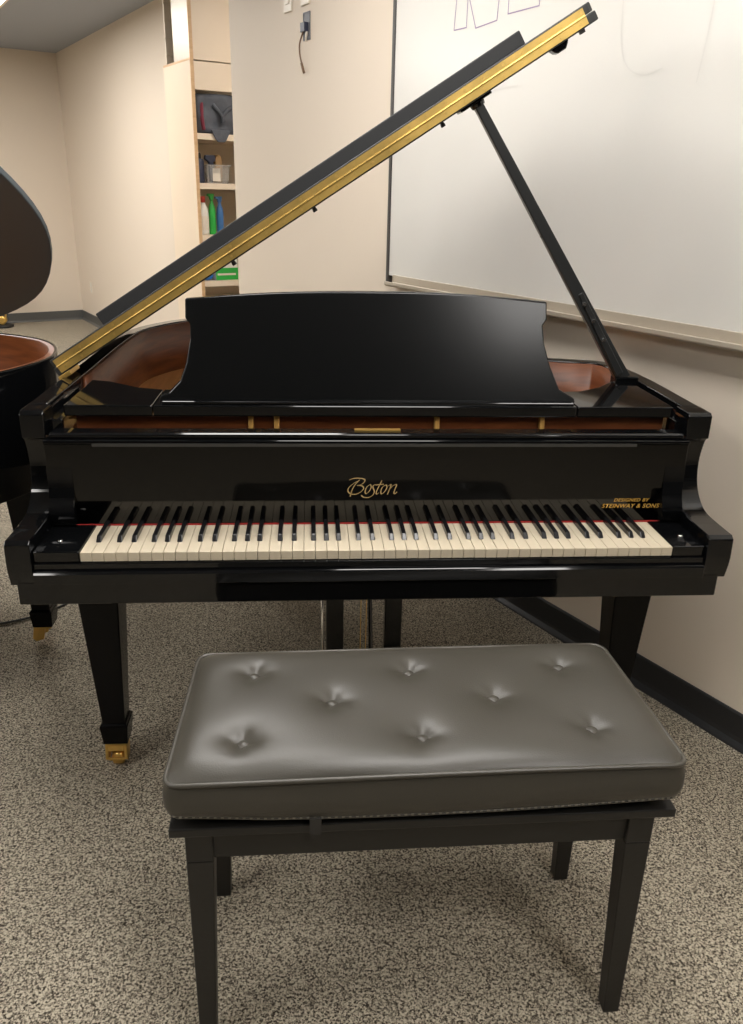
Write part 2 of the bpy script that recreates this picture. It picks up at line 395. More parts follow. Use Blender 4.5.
bm = bmesh.new(); prism(bm, [(-.012, 0), (.012, 0), (.014, .115), (.028, .12), (.03, .155), (-.035, .155), (-.04, .13), (-.014, .115)], 'x', -.015, .015); obj('tool_body', bm, M['navy'], t, bevel=.006)
bm = bmesh.new(); prism(bm, [(.013, .08), (.024, .085), (.022, .108), (.012, .109)], 'x', -.006, .006); obj('trigger', bm, M['rubber'], t)
t = thing('paper_bag', 'crumpled brown paper packet behind the tool in the clear bin', 'packet', cabp(-.16, .195, 1.431), WROT, 'things in the clear bin')
bm = bmesh.new(); prism(bm, catmull([(-.022, 0), (.022, 0), (.026, .08), (.024, .14), (.0, .16), (-.022, .13), (-.022, .07), (-.022, 0)], 4)[:-1], 'x', -.04, .04); obj('packet_body', bm, M['brown'], t, bevel=.006)
# bottles
def bottle(x, y, z, h, r, body, cap, label, kind='spray', lab=None):
    t = thing('spray_bottle' if kind == 'spray' else 'bottle', label, 'bottle', cabp(x, y, z), WROT, 'cleaning bottles on the third shelf')
    bm = bmesh.new(); lathe(bm, [(r*.95, 0), (r, .01), (r, h*.55), (r*.85, h*.68), (r*.42, h*.80), (r*.40, h*.86)]); obj('bottle_body', bm, body, t, smooth=True)
    if lab:
        bm = bmesh.new(); lathe(bm, [(r*1.01, h*.12), (r*1.015, h*.13), (r*1.015, h*.48), (r*1.01, h*.49)]); obj('bottle_label', bm, lab, t, smooth=True)
    bm = bmesh.new()
    if kind == 'spray':
        prism(bm, [(-.012, h*.85), (.011, h*.85), (.012, h*.92), (.016, h), (-.026, h), (-.032, h*.95), (-.014, h*.93)], 'x', -.012, .012); obj('spray_head', bm, cap, t, bevel=.004)
    else:
        lathe(bm, [(r*.5, h*.84), (r*.5, h*.97), (r*.4, h)]); obj('bottle_cap', bm, cap, t, smooth=True)
bottle(-.09, .068, 1.125, .225, .033, M['whitep'], M['red'], 'white bottle with red cap and green mark on the third cabinet shelf', 'plain', M['plast'])
bottle(-.10, .130, 1.125, .24, .022, M['green'], M['green'], 'bright green spray bottle on the third cabinet shelf')
bottle(-.10, .182, 1.125, .225, .022, M['blue'], M['blue'], 'blue spray bottle right of the green one on the third shelf')
t = thing('cleaning_pack', 'bright blue soft pack lying on the low cabinet shelf', 'pack', cabp(-.10, .055, .85), WROT)
bm = bmesh.new(); bmesh.ops.create_uvsphere(bm, u_segments=20, v_segments=12, radius=1)
for v in bm.verts: v.co = Vector((math.copysign(abs(v.co.x)**.6, v.co.x)*.08, math.copysign(abs(v.co.y)**.6, v.co.y)*.045, (math.copysign(abs(v.co.z)**.7, v.co.z)+1)*.033))
obj('pack_body', bm, M['bblue'], t, smooth=True)
bm = bmesh.new(); lathe(bm, [(.014, .074), (.014, .079), (.011, .081)], (.078-.074, 0, -.01), 12, 'z'); obj('flip_lid', bm, M['plast'], t)
t = thing('wipes_box', 'green and white carton on the low cabinet shelf beside the blue pack', 'carton', cabp(-.12, .185, .85), WROT)
obj('carton_body', B(-.09, .09, -.075, .075, 0, .125), M['whitep'], t, bevel=.004)
obj('green_band', B(.0895, .0915, -.075, .075, .002, .075), M['green'], t)
obj('white_stripe', B(.0913, .0922, -.065, .06, .03, .042), M['plast'], t)

# ================================================================== GRAND PIANO
XL, XR = -.755, .737
outline = [(XR, .24), (XR, .34), (.737, .46), (.728, .64), (.690, .765), (.60, .795), (.50, .83), (.40, .92), (.28, 1.08), (.12, 1.33), (-.08, 1.52), (-.33, 1.605), (-.58, 1.52), (-.725, 1.30), (XL, 1.05), (XL, .60), (XL, .24)]
sm = catmull(outline, 6)
def offset(path, d):
    out = []
    for i, p in enumerate(path):
        a = Vector(path[max(i-1, 0)]); b = Vector(path[min(i+1, len(path)-1)]); t = (b-a).normalized()
        out.append((p[0]-t.y*d, p[1]+t.x*d))
    return out
RT = .955
def wallstrip(bm, A, Bp, z0, z1):
    n = len(A); vs = [[bm.verts.new((p[0], p[1], z)) for p in P] for P, z in ((A, z0), (A, z1), (Bp, z1), (Bp, z0))]
    for i in range(n-1):
        for j in range(4):
            bm.faces.new((vs[j][i], vs[j][i+1], vs[(j+1) % 4][i+1], vs[(j+1) % 4][i]))
    bm.faces.new([vs[j][0] for j in range(4)]); bm.faces.new([vs[j][-1] for j in range(4)][::-1])
    return bm

piano = thing('grand_piano', 'black gloss grand piano with raised lid behind the padded bench', 'piano')
bm = bmesh.new(); wallstrip(bm, sm, offset(sm, .040), .62, RT); rim = obj('rim', bm, M['gloss'], piano, bevel=.003)
for p in rim.data.polygons: p.use_smooth = abs(p.normal.z) < .5
bm = bmesh.new(); wallstrip(bm, [p for p in offset(sm, .0405) if p[1] > .50], [p for p in offset(sm, .048) if p[1] > .50], .70, RT-.004); irim = obj('inner_rim', bm, M['mahog'], piano)
for p in irim.data.polygons: p.use_smooth = abs(p.normal.z) < .5
insm = offset(sm, .047)
bm = bmesh.new(); prism(bm, [p for p in insm if p[1] > .30] , 'z', .775, .79); sbd = obj('soundboard', bm, M['spruce'], piano)
bm = bmesh.new(); prism(bm, [p for p in insm if p[1] > .14], 'z', .625, .66); obj('bottom_frame', bm, M['satin'], piano)
# iron plate: front web + struts + tail web
bm = bmesh.new()
box(bm, -.66, .66, .262, .50, .835, .852)
for x0, x1, y1 in ((-.60, -.575, .80), (-.30, -.275, 1.0), (.0, .025, 1.1), (.28, .305, .80), (.54, .56, .65)): box(bm, x0, x1, .262, y1, .80, .852)
obj('iron_plate', bm, M['plate'], piano, bevel=.003)
for x in (-.281, -.2245, .133, .373):
    bm = bmesh.new(); prism(bm, [(.218, .845), (.2455, .845), (.2455, .935), (.236, .935), (.226, .89)], 'x', x-.006, x+.006); obj('plate_strut', bm, M['plate'], piano, bevel=.003)
bm = bmesh.new()
for k in range(64):
    x = -.56+k*.0168
    if x > .5: continue
    ylim = max(q[1] for q in insm if abs(q[0]-x*.92) < .05)-.14
    tube(bm, [(x, .42, .867), (x*.92, max(.5, ylim), .84)], .0008 if k > 20 else .0018, 4)
o = obj('strings', bm, M['steel'], piano); o['kind'] = 'stuff'
bm = bmesh.new()
for k in range(70):
    for r in range(2): lathe(bm, [(.003, .855), (.003, .882)], (-.58+k*.0168+r*.006, .33+r*.035, 0), 6)
o = obj('tuning_pins', bm, M['steel'], piano); o['kind'] = 'stuff'
obj('pin_block', B(-.66, .66, .246, .262, .80, .925), M['mahog'], piano)

# cheeks (arms): concave profile in (y,z)
prof = [(.2395, .955), (.178, .955), (.170, .948), (.170, .898), (.183, .888), (.194, .845), (.190, .805), (.176, .775), (.150, .752), (.115, .740), (.06, .7375), (.0, .7375), (-.010, .731), (-.012, .69), (-.010, .672), (-.006, .655), (-.002, .640), (.02, .636), (.2395, .636)]
up1 = catmull(prof[3:11], 5); prof2 = prof[:3]+up1+prof[11:]
for x0, x1 in ((XL+.001, XL+.050), (XR-.054, XR)):
    bm = bmesh.new(); prism(bm, prof2, 'x', x0, x1); obj('cheek', bm, M['gloss'], piano, bevel=.0035, seg=3)
# caps widening the cheek tops to the rim
# keybed
KXL, KXR = -.742, .722
obj('keybed', B(KXL, KXR, -.004, .36, .596, .648), M['gloss'], piano, bevel=.003, seg=3)
bm = bmesh.new(); prism(bm, [(-.016, .646), (-.016, .668), (-.012, .673), (.02, .673), (.02, .646)], 'x', XL+.0505, XR-.0545); obj('keybed_lip', bm, M['gloss'], piano, bevel=.002)
obj('key_slip', B(XL+.0505, XR-.0545, -.004, .012, .672, .688), M['gloss'], piano, bevel=.002)
obj('key_frame', B(XL+.0505, XR-.0545, .012, .21, .648, .684), M['satin'], piano)
kh = .6125
for x0, x1, sx in ((XL+.051, -kh-.0012, -.665), (kh+.0012, XR-.055, .652)):
    kb = obj('key_block', B(x0, x1, .0, .144, .6885, .7115), M['gloss'], piano, bevel=.002)
    bm = bmesh.new(); lathe(bm, [(.006, .7115), (.006, .7135), (.004, .7145)], (sx, .055, 0), 12); obj('screw', bm, M['chrome'], kb, smooth=True)
# keys
KD = .1451; pitch_k = 1.225/52
wk = bmesh.new(); box(wk, -pitch_k/2+.00045, pitch_k/2-.00045, 0, KD-.002, -.0195, 0); 
first = obj('white_key', wk, M['ivory'], piano, bevel=.0009)
first.location = (-kh+pitch_k/2, 0, .7094)
for i in range(1, 52):
    c = first.copy(); COL.objects.link(c); c.parent = piano; c.location = (-kh+pitch_k*(i+.5), 0, .7094+random.uniform(-.0002, .0002))
bk = bmesh.new()
prof_b = [(-.0055, 0), (.0055, 0), (.0047, .0115), (-.0047, .0115)]
v0 = [bk.verts.new((x, .0502, z)) for x, z in prof_b]; v1 = [bk.verts.new((x*.97, .0502+(.010 if z > .005 else 0.), z)) for x, z in prof_b]
bk.free(); bk = bmesh.new()
F_ = [bk.verts.new(p) for p in ((-.0055, .050, 0), (.0055, .050, 0), (.0046, .0615, .0115), (-.0046, .0615, .0115))]
G_ = [bk.verts.new(p) for p in ((-.0055, KD-.002, 0), (.0055, KD-.002, 0), (.0046, KD-.002, .0122), (-.0046, KD-.002, .0122))]
bk.faces.new(F_); bk.faces.new(G_[::-1])
for i in range(4): bk.faces.new((F_[i], G_[i], G_[(i+1) % 4], F_[(i+1) % 4]))
firstb = obj('black_key', bk, M['ebony'], piano, bevel=.0014, seg=3)
n = 0
notes = 'ABCDEFG'
off = {'A': .002, 'C': -.003, 'D': .003, 'F': -.0035, 'G': 0.}
for i in range(51):
    nt_ = notes[i % 7]
    if nt_ in off:
        o = firstb if n == 0 else firstb.copy()
        if n: COL.objects.link(o); o.parent = piano
        o.location = (-kh+pitch_k*(i+1)+off[nt_], 0, .7094); n += 1
obj('key_felt', B(XL+.052, XR-.056, KD-.0035, KD-.0005, .7096, .7125), M['felt'], piano)

# fallboard standing open
FX0, FX1 = XL+.051, XR-.055
bm = bmesh.new(); prism(bm, [(KD, .7105), (KD+.02, .7105), (KD+.022, .893), (KD, .893)], 'x', FX0, FX1)
fb = obj('fallboard', bm, M['mirror'], piano, bevel=.002)
bm = bmesh.new(); prism(bm, [(KD-.004, .8935), (KD+.028, .8935), (KD+.03, .900), (KD-.003, .901)], 'x', FX0, FX1); obj('fallboard_rail', bm, M['gloss'], piano, bevel=.002, seg=3)
bm = bmesh.new(); prism(bm, [(KD+.010, .9012), (KD+.055, .9012), (KD+.055, .912), (KD+.016, .912), (KD+.010, .909)], 'x', FX0+.01, FX1-.01); obj('name_rail', bm, M['gloss'], piano, bevel=.002, seg=3)
obj('rail_felt', B(FX0+.10, FX1-.12, KD-.0045, KD-.001, .888, .8945), M['webbing'], piano)
obj('brass_stop', B(-.055, .045, KD+.030, KD+.045, .9122, .9150), M['brass'], piano)
for x0, x1 in ((FX0, FX0+.052), (FX1-.046, FX1)):
    bm = bmesh.new(); prism(bm, catmull([(KD-.0003, .84), (KD-.002, .805), (KD-.007, .775), (KD-.017, .755), (KD-.021, .738), (KD-.012, .7145), (KD-.0003, .7145)], 4), 'x', x0, x1); obj('fallboard_arm', bm, M['gloss'], piano, bevel=.003)

# lettering: calligraphic ribbons, in units of the sign
def callig(bm, pts, wmax, wmin, X0, Z0, k, y):
    P = catmull(pts, 8); L = []; R = []
    for i, p in enumerate(P):
        a = P[max(i-1, 0)]; b = P[min(i+1, len(P)-1)]
        d = Vector((b[0]-a[0], -(b[1]-a[1]))); 
        if d.length < 1e-6: d = Vector((1, 0))
        d.normalize(); n_ = Vector((-d.y, d.x))
        nib = Vector((math.cos(rad(35)), math.sin(rad(35)))); w = wmin+(wmax-wmin)*abs(n_.dot(nib))
        c = Vector((X0+(p[0]-129)*k[0], Z0-(p[1]-79)*k[1]))
        L.append(bm.verts.new((c.x+n_.x*w/2, y, c.y+n_.y*w/2))); R.append(bm.verts.new((c.x-n_.x*w/2, y, c.y-n_.y*w/2)))
    for i in range(len(P)-1):
        try: bm.faces.new((L[i], L[i+1], R[i+1], R[i]))
        except ValueError: pass
bm = bmesh.new()
strokes = [
    [(140, 97), (180, 82), (240, 80), (288, 92), (284, 120), (250, 143), (215, 150)],
    [(222, 150), (265, 155), (280, 180), (250, 215), (200, 236), (150, 230), (128, 203), (138, 168), (185, 128), (225, 108)],
    [(240, 95), (195, 145), (165, 200), (150, 258)],
    [(345, 140), (312, 165), (296, 205), (306, 230), (336, 206), (355, 165), (343, 138)],
    [(404, 142), (376, 150), (372, 172), (386, 205), (374, 242), (335, 266), (285, 266), (258, 246)],
    [(458, 103), (425, 170), (404, 222), (414, 234), (432, 222)], [(400, 146), (440, 142), (478, 138)],
    [(500, 143), (465, 168), (450, 210), (460, 233), (490, 208), (510, 165), (497, 142)],
    [(522, 155), (548, 143), (535, 190), (515, 240)], [(525, 205), (560, 160), (592, 143), (602, 152), (588, 190), (580, 222), (592, 232), (610, 212)]]
for st in strokes: callig(bm, st, .0030, .0011, -.069, .816, (.000223, .000238), KD-.0006)
for f in bm.faces: f.normal_update()
o = obj('script_lettering', bm, M['gold_ink'], fb, recalc=False); o['label'] = 'gold script lettering'
def letters(name, txt, x0, x1, z, h, m, y):
    cu = bpy.data.curves.new(name, 'FONT'); cu.body = txt; cu.size = 1; cu.shear = .25; cu.offset = .012; cu.extrude = .0; cu.space_character = 1.1
    to = bpy.data.objects.new(name, cu); COL.objects.link(to)
    bpy.context.view_layer.update(); dg = bpy.context.evaluated_depsgraph_get()
    me = bpy.data.meshes.new_from_object(to.evaluated_get(dg)); bpy.data.objects.remove(to)
    xs = [v.co.x for v in me.vertices]; ys = [v.co.y for v in me.vertices]; a, b, c, d_ = min(xs), max(xs), min(ys), max(ys)
    for v in me.vertices: v.co = ((x0+(v.co.x-a)/(b-a)*(x1-x0)), y, z+(v.co.y-c)/(d_-c)*h)
    o = bpy.data.objects.new(name, me); COL.objects.link(o); me.materials.append(m); o.parent = fb; return o
o = letters('small_lettering', 'DESIGNED BY', .529, .611, .7585, .0078, M['gold_ink2'], KD-.0006); o['label'] = 'small gold capitals, upper line'
o = letters('small_lettering', 'STEINWAY & SONS', .503, .636, .7435, .0098, M['gold_ink2'], KD-.0006); o['label'] = 'small gold capitals, lower line'

# music shelf and desk
ZS = .957
for nm, P in (('music_shelf', [(-.488, .217), (.445, .217), (.445, .37), (-.488, .37)]), ('side_shelf', [(-.676, .217), (-.490, .217), (-.490, .37), (-.55, .39), (-.63, .455), (-.676, .47)]),
              ('side_shelf', [(.447, .217), (.668, .217), (.668, .505), (.62, .49), (.56, .42), (.50, .375), (.447, .37)])):
    bm = bmesh.new(); prism(bm, P, 'z', ZS-.024, ZS); obj(nm, bm, M['gloss'], piano, bevel=.003, seg=3)
for x0, x1 in ((-.705, -.676), (.668, .695)): obj('shelf_rail', B(x0, x1, .20, .52, .895, .93), M['gloss'], piano, bevel=.002)
for x in (-.34, .0, .30): obj('desk_hinge', B(x-.03, x+.03, .236, .249, ZS+.0002, ZS+.005), M['brass'], piano)
t18 = rad(18); ty, tz = math.sin(t18), math.cos(t18)
half = [(-.478, 0), (-.477, .013), (-.458, .020), (-.434, .045), (-.419, .088), (-.411, .135), (-.411, .168), (-.421, .180), (-.421, .222)]
right = [(.382, .225), (.382, .186), (.373, .172), (.377, .133), (.391, .083), (.413, .030), (.448, .010), (.45, 0)]
top = catmull([(-.421, .222), (-.242, .236), (-.040, .2425), (.181, .240), (.382, .225)], 6)
pts = half + top[1:-1] + right
bm = bmesh.new()
A = [bm.verts.new((x, .25+s*ty, ZS+.001+s*tz)) for x, s in pts]; Bv = [bm.verts.new((x, .25+s*ty+.016*tz, ZS+.001+s*tz-.016*ty+.0055)) for x, s in pts]
bm.faces.new(A); bm.faces.new(Bv[::-1])
for i in range(len(pts)): bm.faces.new((A[i], A[(i+1) % len(pts)], Bv[(i+1) % len(pts)], Bv[i]))
obj('music_desk', bm, M['desk'], piano, bevel=.003, seg=3)
bm = bmesh.new(); 
for x in (-.25, .21): tube(bm, [(x, .33, 1.10), (x, .44, ZS+.004)], .006, 8)
obj('desk_prop', bm, M['brass'], piano)
obj('desk_ledge', B(-.47, .44, .226, .250, ZS, ZS+.007), M['gloss'], piano, bevel=.002)

# lid in its own frame: u along the slope, y depth, w normal
LO = Vector((-.7628, 0, .9572)); LA = rad(32.68)
def lidM(o, a): 
    return Matrix.Translation(o) @ Matrix.Rotation(-a, 4, 'Y')
LMx = lidM(LO, LA)
def lobj(name, bm, m, parent, **k):
    bmesh.ops.transform(bm, matrix=LMx, verts=bm.verts); return obj(name, bm, m, parent, **k)
LT = .0205
lo = [(x+.763+(.012 if x > 0 else 0), y) for x, y in sm if y > .5]
lidpoly = [(1.478, .5), (1.488, .506)]+[(min(1.49, a), b+.012) for a, b in lo if b > .52 and a > 0.01]+[(0, 1.0), (0, .5)]
bm = bmesh.new(); prism(bm, lidpoly, 'z', 0, LT); lid = lobj('lid', bm, M['lidm'], piano, bevel=.003)
FW = .315
bm = bmesh.new(); prism(bm, [(.004, .5), (1.474, .5), (1.484, .508), (1.484, .5+FW), (.004, .5+FW)], 'z', LT+.0012, LT*2+.001)
flap = lobj('lid_flap', bm, M['lidm'], piano, bevel=.003)
bm = bmesh.new(); box(bm, .081, 1.408, .797, .815, LT*2+.001, .0775); lobj('flap_lip', bm, M['lidm'], flap, bevel=.003)
bm = bmesh.new(); box(bm, .012, 1.462, .4978, .5, .0035, LT-.001); lobj('hinge_leaf', bm, M['hinge'], lid)
bm = bmesh.new(); box(bm, .012, 1.462, .4978, .5, LT+.002, LT*2-.003); lobj('hinge_leaf', bm, M['hinge'], flap)
bm = bmesh.new(); 
for k in range(72):
    u0 = .012+k*.02014; tube(bm, [(u0, .4972, LT+.0006), (u0+.0186, .4972, LT+.0006)], .0022, 8)
lobj('hinge_knuckle', bm, M['hinge'], lid, smooth=False)
for wz, par in ((LT*.5+.001, lid), (LT*1.5, flap)):
    sc0 = None
    for k in range(30):
        if sc0 is None:
            bm = bmesh.new(); lathe(bm, [(.0030, -.0006), (.0034, .0006)], (0, 0, 0), 8, 'y'); sc0 = o = obj('hinge_screw', bm, M['hinge'], par)
        else: o = sc0.copy(); COL.objects.link(o); o.parent = par
        o.location = LMx @ Vector((.03+k*.0488+(.01 if par is flap else 0), .4974, wz))
for u in (.51, .74, 1.09):
    bm = bmesh.new(); lathe(bm, [(.005, -.010), (.006, -.007), (.0045, 0)], (u, .53, 0), 12); lobj('rubber_bumper', bm, M['rubber'], lid)
bm = bmesh.new(); prism(bm, [(1.368, 0), (1.374, -.010), (1.380, -.014), (1.400, -.014), (1.408, -.006), (1.412, 0)], 'y', .505, .53); lobj('lid_catch', bm, M['gloss'], lid, bevel=.002)
bm = bmesh.new(); prism(bm, [(1.441, 0), (1.442, -.007), (1.451, -.007), (1.452, 0)], 'y', .505, .52); lobj('rubber_bumper', bm, M['rubber'], lid)
bm = bmesh.new(); box(bm, 1.135, 1.215, .505, .56, -.006, 0); lathe(bm, [(.016, -.016), (.018, -.006)], (1.180, .53, 0), 14); lobj('stick_cup', bm, M['gloss'], lid, bevel=.002)
bm = bmesh.new(); box(bm, -.004, .03, .50, .58, -.012, 0); lobj('lid_hinge', bm, M['brass'], lid, bevel=.002)
# prop stick
pt = LMx @ Vector((1.180, .53, -.014)); pb = Vector((.652, .50, .962)); dv = (pt-pb)
def bar(bm, a, b, w0, w1, d0):
    a = Vector(a); b = Vector(b); t = (b-a).normalized(); s = Vector((0, 1, 0)); n_ = t.cross(s).normalized(); s = n_.cross(t)
    vs = []
    for c, w in ((a, w0), (b, w1)): vs.append([bm.verts.new(c+n_*w/2*i+s*d0/2*j) for i, j in ((-1, -1), (1, -1), (1, 1), (-1, 1))])
    bm.faces.new(vs[0]); bm.faces.new(vs[1][::-1])
    for i in range(4): bm.faces.new((vs[0][i], vs[1][i], vs[1][(i+1) % 4], vs[0][(i+1) % 4]))
bm = bmesh.new(); bar(bm, pb, pt, .036, .021, .024); stick = obj('prop_stick', bm, M['stickm'], piano, bevel=.003, seg=3)
bm = bmesh.new(); q0 = pb+dv*.02+Vector((-.006, -.0135, 0)); q1 = pb+dv*.34+Vector((.004, -.0135, 0)); bar(bm, q0, q1, .020, .012, .006); obj('short_stick', bm, M['stickm'], stick, bevel=.002)
for k in (.16, .235, .30):
    bm = bmesh.new(); c = pb+dv*k; lathe(bm, [(.005, c.y-.020), (.006, c.y-.0165)], (c.x-.001, 0, c.z), 10, 'y'); obj('rivet', bm, M['chrome'], stick)
bm = bmesh.new(); c = pb+dv*.55; lathe(bm, [(.004, c.y-.005), (.004, c.y+.005)], (c.x-.014, 0, c.z), 8, 'y'); obj('side_pin', bm, M['gloss'], stick)
bm = bmesh.new(); box(bm, .630, .69, .485, .53, ZS-.03, ZS+.012); obj('stick_bracket', bm, M['gloss'], piano, bevel=.004)

# legs
def leg(bm_x, y, parent, ztop=.62, rz=0):
    bm = bmesh.new(); frustum(bm, (bm_x, y, .132), (.056, .056), (bm_x, y, ztop), (.106, .106))
    l = obj('leg', bm, M['legm'], parent, bevel=.003)
    bm = bmesh.new(); frustum(bm, (bm_x, y, .072), (.060, .060), (bm_x, y, .128), (.070, .070)); frustum(bm, (bm_x, y, .128), (.068, .068), (bm_x, y, .134), (.058, .058)); obj('leg_foot', bm, M['legm'], l, bevel=.002)
    bm = bmesh.new()
    box(bm, bm_x-.027, bm_x+.027, y-.030, y+.026, .066, .072)
    side = [(y-.030, .067), (y-.036, .03), (y-.026, .020), (y-.002, .028), (y+.006, .067)]
    for q in (-1, 1): prism(bm, side, 'x', bm_x+q*.0275, bm_x+q*.0195)
    prism(bm, [(y-.030, .067), (y-.0325, .052), (y-.0275, .052), (y-.025, .067)], 'x', bm_x-.0195, bm_x+.0195); prism(bm, [(y-.0355, .034), (y-.036, .026), (y-.031, .026), (y-.0305, .034)], 'x', bm_x-.0195, bm_x+.0195)
    c = obj('caster', bm, M['brass'], l, bevel=.0015)
    bm = bmesh.new(); lathe(bm, [(.016, -.015), (.0215, -.011), (.0225, 0), (.0215, .011), (.016, .015)], (bm_x, y-.008, .0226), 20, 'x'); obj('caster_wheel', bm, M['brass'], c, smooth=True)
    return l
leg(-.649, .258, piano); leg(.640, .258, piano); leg(-.42, 1.452, piano)
# pedal lyre
for x in (-.091, .058): obj('lyre_post', B(x-.022, x+.022, .30, .335, .12, .598), M['gloss'], piano, bevel=.003)
lb = obj('lyre_box', B(-.13, .10, .262, .37, .055, .125), M['gloss'], piano, bevel=.004)
for x in (-.075, -.016, .043):
    bm = bmesh.new(); prism(bm, [(x-.009, .30), (x+.009, .30), (x+.011, .20), (x+.022, .165), (x+.016, .14), (x, .132), (x-.016, .14), (x-.022, .165), (x-.011, .20)], 'z', .062, .072); obj('pedal', bm, M['brass'], lb, bevel=.003)
for x in (-.024, -.010):
    bm = bmesh.new(); tube(bm, [(x, .318, .125), (x, .318, .60)], .0012, 6); obj('pedal_rod', bm, M['brass'], piano)
bm = bmesh.new(); tube(bm, [(-.1225, .305, .10), (-.1225, .305, .598)], .0042, 8); obj('chrome_tube', bm, M['chrome'], piano, smooth=True)  # thin bright tube just left of the left post
bm = bmesh.new(); tube(bm, [(.012, .36, .10), (.012, .62, .62)], .006, 8); obj('lyre_brace', bm, M['gloss'], piano)

# ================================================================== neighbouring piano (same build, turned so its tail points right)
nbr = thing('grand_piano', 'second black grand piano at the left edge, tail and open lid showing', 'piano', (-2.462, .445, 0), -math.pi/2)
NL = rad(47)
skip = {'white_key', 'black_key', 'script_lettering', 'small_lettering', 'lid_flap', 'flap_lip', 'hinge_leaf', 'hinge_knuckle', 'hinge_screw', 'music_desk', 'desk_ledge', 'desk_prop', 'desk_hinge', 'prop_stick', 'stick_bracket', 'key_felt', 'strings', 'tuning_pins', 'iron_plate', 'plate_strut', 'brass_stop', 'chrome_tube', 'pedal', 'pedal_rod', 'lyre_box', 'lyre_post', 'lyre_brace', 'key_block', 'screw', 'rail_felt', 'stick_cup', 'lid_catch'}
for ch in list(piano.children):
    base = ch.name.split('.')[0]
    if base in skip: continue
    c = ch.copy(); COL.objects.link(c); c.parent = nbr
    if base in ('rim', 'inner_rim'):
        bm = bmesh.new()
        if base == 'rim': wallstrip(bm, sm, offset(sm, .010), .62, RT)
        else: wallstrip(bm, [p for p in offset(sm, .0102) if p[1] > .5], [p for p in offset(sm, .024) if p[1] > .5], .62, RT-.002)
        bmesh.ops.recalc_face_normals(bm, faces=bm.faces); me = bpy.data.meshes.new(base); bm.to_mesh(me); bm.free(); me.materials.append(M['gloss' if base == 'rim' else 'mahog']); c.data = me
        for p in me.polygons: p.use_smooth = abs(p.normal.z) < .5
    if base == 'lid':
        c.data = c.data.copy(); c.data.materials[0] = M['lidm2']
        c.matrix_basis = Matrix.Translation(LO) @ Matrix.Rotation(-(NL-LA), 4, 'Y') @ Matrix.Translation(-LO) @ Matrix.Translation((0, -.03, 0))
    for g in list(ch.children):
        if g.name.split('.')[0] in skip: continue
        e = g.copy(); COL.objects.link(e); e.parent = c
# its lid stick, hidden by the lid's own shadow side
a = Vector((.652, .62, .962)); b = (Matrix.Translation(LO) @ Matrix.Rotation(-NL, 4, 'Y')) @ Vector((1.05, .62, 0))
bm = bmesh.new(); bar(bm, a, b, .03, .018, .024); obj('prop_stick', bm, M['gloss'], nbr, bevel=.003)

bm = bmesh.new(); tube(bm, catmull([(-2.6, .62, .006), (-2.0, .80, .006), (-1.55, .86, .006), (-1.25, .965, .006), (-1.11, 1.03, .006), (-1.02, 1.12, .006)], 6), .0042, 8)
tag(obj('power_cable', bm, M['rubber'], smooth=True), 'thin black cable across the carpet under the neighbouring piano', 'cable')
# far piano leg caster in its cup
t = thing('far_piano_leg', 'black piano leg with brass caster in a cup by the far back wall', 'piano leg', (-3.35, 7.34, 0), .2)
bm = bmesh.new(); lathe(bm, [(.10, 0), (.11, .008), (.11, .022), (.095, .028), (.05, .022)], (0, 0, 0), 24); obj('caster_cup', bm, M['rubber'], t, smooth=True)
bm = bmesh.new(); lathe(bm, [(.03, -.02), (.042, -.015), (.045, 0), (.042, .015), (.03, .02)], (0, 0, .069), 18, 'y'); 
box(bm, -.05, -.036, -.03, .03, .06, .18); box(bm, .036, .05, -.03, .03, .06, .18); obj('caster', bm, M['brass'], t, bevel=.002)
bm = bmesh.new(); frustum(bm, (0, 0, .18), (.12, .12), (0, 0, .66), (.15, .15)); obj('leg_post', bm, M['gloss'], t, bevel=.003)

# ================================================================== BENCH
bn = thing('piano_bench', 'black piano bench with buttoned charcoal vinyl cushion in front of the keyboard', 'bench', (.0313, -.3394, 0), .0097)
hx, hy = .399, .183; ZE = .566
btn = [(-.285, .089), (-.005, .082), (.277, .088), (-.147, -.003), (.133, -.005), (-.291, -.100), (-.005, -.104), (.276, -.098)]
NX, NY, R = 150, 72, .022
def sq(x, y):
    dx, dy = abs(x)-(hx-R), abs(y)-(hy-R)
    if dx > 0 and dy > 0:
        k = max(dx, dy)/math.hypot(dx, dy); return math.copysign(hx-R+dx*k, x), math.copysign(hy-R+dy*k, y)
    return x, y
def edgez(x, y): return ZE + .003*math.sin(x*5+.5)*(.75-.25*y/hy)
def topz(x, y):
    h = .022*(1-math.exp(-max(0, hx-abs(x))/.016))*(1-math.exp(-max(0, hy-abs(y))/.019)) + .003*(1-(y/hy)**2)
    for bx_, by_ in btn:
        dx, dy = x-bx_, y-by_; r = math.hypot(dx, dy); th = math.atan2(dy, dx)
        h -= .0135*math.exp(-(r/.021)**1.3)*(1+.22*math.cos(4*th+.6)*min(1, r/.015)) + .003*math.exp(-(r/.055)**2)
    h += .0012*math.sin(x*21+y*9)+.0008*math.sin(y*31-x*11)
    return edgez(x, y)+h
bm = bmesh.new(); G = []
for j in range(NY+1):
    row = []
    for i in range(NX+1):
        x, y = -hx+2*hx*i/NX, -hy+2*hy*j/NY; X, Y = sq(x, y); X *= 1-.016*Y/hy; row.append(bm.verts.new((X, Y, topz(x*.9995, y*.9995) if 0 < i < NX and 0 < j < NY else edgez(X, Y))))
    G.append(row)
for j in range(NY):
    for i in range(NX): bm.faces.new((G[j][i], G[j][i+1], G[j+1][i+1], G[j+1][i]))
loop = [G[0][i] for i in range(NX)]+[G[j][NX] for j in range(NY)]+[G[NY][i] for i in range(NX, 0, -1)]+[G[j][0] for j in range(NY, 0, -1)]
edge_pts = [v.co.copy() for v in loop]
